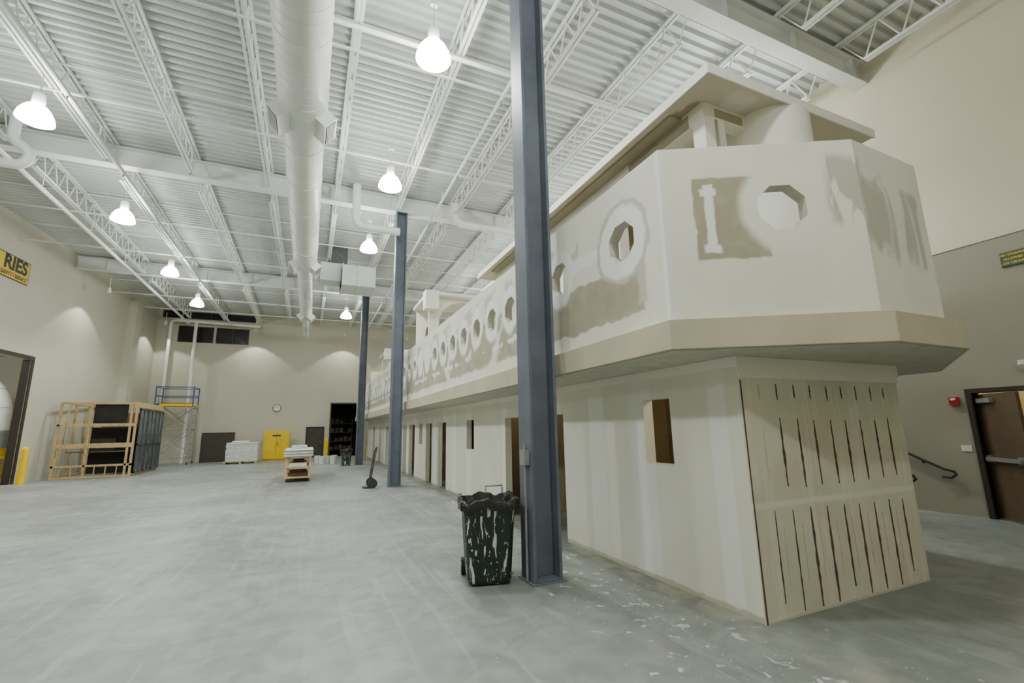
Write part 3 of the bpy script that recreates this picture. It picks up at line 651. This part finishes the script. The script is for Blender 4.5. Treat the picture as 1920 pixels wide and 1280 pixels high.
# ---------------------------------------------------------------- timber booth
bo=empty('timber_framed_booth')
b=B(); x0,x1,y0,y1,zt=-8.93,-6.45,23.6,27.1,2.95; w=.075
for z in(.0,.42,2.0,zt-w): b.box((x0,y0,z),(x1,y0+w,z+w),M_wood)
b.box((x0,y0-.02,1.14),(x1,y0,1.32),M_wood); b.box((x0+.5,y0-.02,1.98),(x1,y0,2.1),M_wood)
for x in(x0,x0+.95,x1-.24,x1-w): b.box((x,y0,w),(x+w,y0+w,zt-w),M_wood)
b.bar((x0+.05,y0+.04,.08),(x0+.32,y0+.04,zt-w),.06,.06,M_wood)
for y in(y0+1.3,y0+2.6,y1-w): 
    for x in(x0,x1-w): b.box((x,y,0),(x+w,y+w,zt),M_wood)
for x in(x0,x1-w): b.box((x,y0+w,zt-w),(x+w,y1,zt),M_wood); b.box((x,y0+w,0),(x+w,y1,w),M_wood)
b.box((x1-.02,y0-.02,zt-.22),(x1+.02,y1,zt),M_wood)
for k in range(3): b.box((x0,y0+1.15*k+.6,zt-w),(x1,y0+1.15*k+.64,zt),M_wood)
for x in[x0+.25+k*.35 for k in range(6)]: b.box((x,y0+.02,.075),(x+.03,y0+.06,.42),M_wood)
b.box((x0,y1,0),(x1,y1+w,w),M_wood); b.box((x0,y1,1.3),(x1,y1+w,1.3+w),M_wood); b.box((x0,y1,zt-w),(x1,y1+w,zt),M_wood)
b.done('timber_frame',bo)
b=B(); b.box((x0+1.05,y0+.1,2.05),(x1-.35,y0+.14,2.86),M_dark); b.box((x0+.75,y0+1.0,.1),(x1-.15,y0+1.05,1.95),M_dark); b.box((x0+.3,y0+.2,.96),(x1-.3,y0+.9,1.0),M_woodd); b.box((x0+1.0,y0+.35,1.0),(x1-.7,y0+.8,1.5),M_black); b.box((x0+.6,y0+2.4,.0),(x1-.2,y0+2.5,2.6),M_woodd); b.done('dark_panels',bo)
b=B()
for k in range(3):
    ya=y0+.15+k*1.12
    b.box((x1+.02,ya,.1),(x1+.05,ya+1.05,2.7),M_paleglass)
    for q in(ya,ya+.5,ya+1.0): b.box((x1+.02,q,.1),(x1+.09,q+.05,2.7),M_alu)
    for z in(.1,1.2,2.64): b.box((x1+.02,ya,z),(x1+.09,ya+1.05,z+.06),M_alu)
b.done('glazed_doors',bo)
sc=empty('rolling_scaffold')
b=B(); X0,X1,Y0,Y1=-7.55,-5.85,30.1,31.4
for x in(X0,X1):
    for y in(Y0,Y1):
        b.cyl((x,y,.14),(x,y,3.1),.03,M_galv,8); b.cyl((x,y,3.1),(x,y,4.2),.032,M_blue,8); b.cyl((x-.02,y,.07),(x+.02,y,.07),.07,M_rubber,12)
    for z in[.35+.38*k for k in range(8)]: b.cyl((x,Y0,z),(x,Y1,z),.02,M_blue if z>3 else M_galv,6)
    for z in(3.7,4.15): b.cyl((x,Y0,z),(x,Y1,z),.022,M_blue,6)
for y in(Y0,Y1):
    for z in(3.65,4.15): b.cyl((X0,y,z),(X1,y,z),.026,M_blue,6)
    for z in(.35,1.85): b.cyl((X0,y,z),(X1,y,z),.02,M_galv,6)
    b.cyl((X0,y,.4),(X1,y,1.9),.016,M_galv,6); b.cyl((X0,y,1.9),(X1,y,.4),.016,M_galv,6)
    b.cyl((X0,y,1.8),(X1,y,3.2),.016,M_galv,6); b.cyl((X0,y,3.2),(X1,y,1.8),.016,M_galv,6)
b.box((X0+.2,Y0-.02,3.12),(X1+.05,Y1+.02,3.24),M_yel); b.box((X0-.05,Y0-.02,3.12),(X0+.2,Y1+.02,3.24),M_blue); b.box((X0+.1,Y0+.1,3.25),(X1-.1,Y1-.1,3.29),M_woodd)
b.done('frame',sc,smooth=True)

# ---------------------------------------------------------------- left wall sign
sg=empty('supplier_banner'); 
def LP(Y,z,off): 
    p=Vector((wall_x(Y),Y,z)); return p+wn*off
b=B(); sa,sb=ls(17.9),ls(21.2); b.plate(wl0+wn*.04,wu,(0,0,1),wn,.035,[(sa,6.92),(sb,6.92),(sb,7.72),(sa,7.72)],[],M_black)
b.plate(wl0+wn*.043,wu,(0,0,1),wn,.002,[(sa+.03,7.14),(sb-.03,7.14),(sb-.03,7.69),(sa+.03,7.69)],[],M_signy)
b.plate(wl0+wn*.043,wu,(0,0,1),wn,.002,[(sa+.03,6.94),(sb-.03,6.94),(sb-.03,7.12),(sa+.03,7.12)],[],M_signy)
b.done('board',sg)
text('RIES',LP(21.08,7.42,.046),.64,wu,(0,0,1),M_black,'lettering',sg,'RIGHT',.025)
text('LS • SAFETY • SERVICE',LP(21.1,7.035,.047),.16,wu,(0,0,1),M_black,'small_lettering',sg,'RIGHT',.004)

# ---------------------------------------------------------------- right wall items
ns=empty('no_storage_sign'); b=B(); b.box((XR-.03,2.93,4.02),(XR-.001,3.24,4.26),M_grn); b.done('board',ns,bevel=.004)
for i,t in enumerate(('NO STORAGE','ALLOWED','ON CEILING')): text(t,(XR-.033,3.085,4.21-.07*i),.048,(0,-1,0),(0,0,1),M_signy,'line',ns,'CENTER',.0015)
b=B(); b.box((XR-.06,4.12,1.84),(XR-.001,4.25,1.98),M_red); b.box((XR-.075,4.15,1.92),(XR-.06,4.22,1.96),M_white)
b.done('fire_alarm',bevel=.006)
b=B(); b.box((XR-.012,4.08,1.06),(XR-.001,4.22,1.16),M_plate)
for k in range(2): b.box((XR-.02,4.115+k*.055,1.09),(XR-.012,4.135+k*.055,1.13),M_plate)
b.done('light_switch',bevel=.002)
b=B(); b.box((XR-.06,3.10,2.44),(XR-.001,3.30,2.50),M_plate)
for yy in(3.13,3.27): b.cyl((XR-.06,yy,2.43),(XR-.12,yy-.02,2.39),.035,M_plate,16,r2=.045)
b.done('emergency_light',smooth=True)
dr=empty('door_2'); b=B()
b.box((XR-.05,dy1,0),(XR+.2,dy1+.07,2.10),M_brown); b.box((XR-.05,dy0-.07,0),(XR+.2,dy0,2.10),M_brown); b.box((XR-.05,dy0,2.03),(XR+.2,dy1,2.10),M_brown); b.done('frame',dr)
R=Matrix.Rotation(math.radians(-38),3,'Z')
b=B(); hp=(XR+.1,dy1-.02,0)
b.box((XR+.08,dy1-.86,.02),(XR+.125,dy1-.02,2.0),M_doorb,R,hp)
b.box((XR+.0,dy1-.80,.92),(XR+.05,dy1-.10,.98),M_galv,R,hp); b.box((XR+.03,dy1-.82,.89),(XR+.08,dy1-.72,1.01),M_galv,R,hp); b.box((XR+.03,dy1-.16,.89),(XR+.08,dy1-.06,1.01),M_galv,R,hp)
b.box((XR+.02,dy1-.4,1.86),(XR+.08,dy1-.1,1.93),M_galv,R,hp)
b.done('leaf',dr)
b=B(); b.box((XR+.08,dy0+.01,.02),(XR+.125,dy0+.80,2.0),M_doorb,Matrix.Rotation(math.radians(70),3,'Z'),(XR+.1,dy0+.02,0)); b.done('second_leaf',dr)
b=B()
for k in range(6): b.box((9.0,5.15+.30*k,0),(XR-.02,5.15+.30*(k+1) if k<5 else 9.0,.17*(k+1)),M_floor)
b.done('steps')
def rail(x,name):
    b=B(); z0=.72; y0=4.30
    pts=[(x,y0+.22,z0-.10),(x,y0+.10,z0-.11),(x,y0+.02,z0-.05),(x,y0+.05,z0),(x,y0+.18,z0+.03),(x,y0+2.4,z0+1.15)]
    b.tube(pts,.022,M_black,10)
    for t in(.3,1.2,2.1): 
        yy=y0+.18+t; zz=z0+.03+t*1.12/2.22
        if x>10: b.tube([(x,yy,zz-.02),(x+.03,yy,zz-.06),(XR-.001,yy,zz-.06)],.012,M_black,8)
        else: b.cyl((x,yy,0),(x,yy,zz),.02,M_black,8)
    b.done(name,smooth=True)
rail(XR-.09,'stair_handrail'); rail(8.95,'stair_handrail')
# annex contents
b=B(); pts=[]
for i in range(11):
    t=math.radians(90*i/10); pts.append((-12.9+1.3*math.sin(t),25.6,2.6+1.4*math.cos(t)))
b.tube([(-15.5,25.6,4.0)]+pts+[(-11.6,25.6,1.9)],.42,M_duct,24); 
for q in(0,3,6,9): 
    p=Vector(pts[q]); d=(Vector(pts[q+1])-p).normalized(); b.cyl(p-d*.02,p+d*.02,.44,M_duct,24)
b.cyl((-11.6,25.6,1.2),(-11.6,25.6,1.9),.48,M_galv,20); b.cyl((-11.6,25.6,0),(-11.6,25.6,1.2),.45,M_yel,20); b.done('dust_collector_duct',smooth=True)
b=B(); b.box((-11.3,22.9,0),(-10.3,23.6,.85),M_galv); b.box((-11.35,22.85,.85),(-10.25,23.65,.92),M_yel); b.box((-11.2,23.3,.92),(-10.9,23.5,1.5),M_yel); b.box((-10.7,23.0,.92),(-10.4,23.3,1.15),M_black); b.done('annex_machine',bevel=.01)

# ---------------------------------------------------------------- world + camera
w=bpy.data.worlds.new('world'); w.use_nodes=True; w.node_tree.nodes['Background'].inputs[0].default_value=(.6,.65,.6,1); w.node_tree.nodes['Background'].inputs[1].default_value=.02; S.world=w
p=math.radians(10.75); y=math.radians(24.0); r=math.radians(-1.13)
fw=Vector((math.sin(y)*math.cos(p),math.cos(y)*math.cos(p),math.sin(p))); ri=Vector((math.cos(y),-math.sin(y),0)); up=ri.cross(fw)
R2=ri*math.cos(r)+up*math.sin(r); U2=-ri*math.sin(r)+up*math.cos(r)
M=Matrix((R2,U2,-fw)).transposed().to_4x4(); M.translation=Vector((0,0,1.6))
cd=bpy.data.cameras.new('camera'); cd.sensor_width=36; cd.lens=16.0; cd.clip_start=.05; cd.clip_end=200
co=bpy.data.objects.new('camera',cd); COL.objects.link(co); co.matrix_world=M; S.camera=co
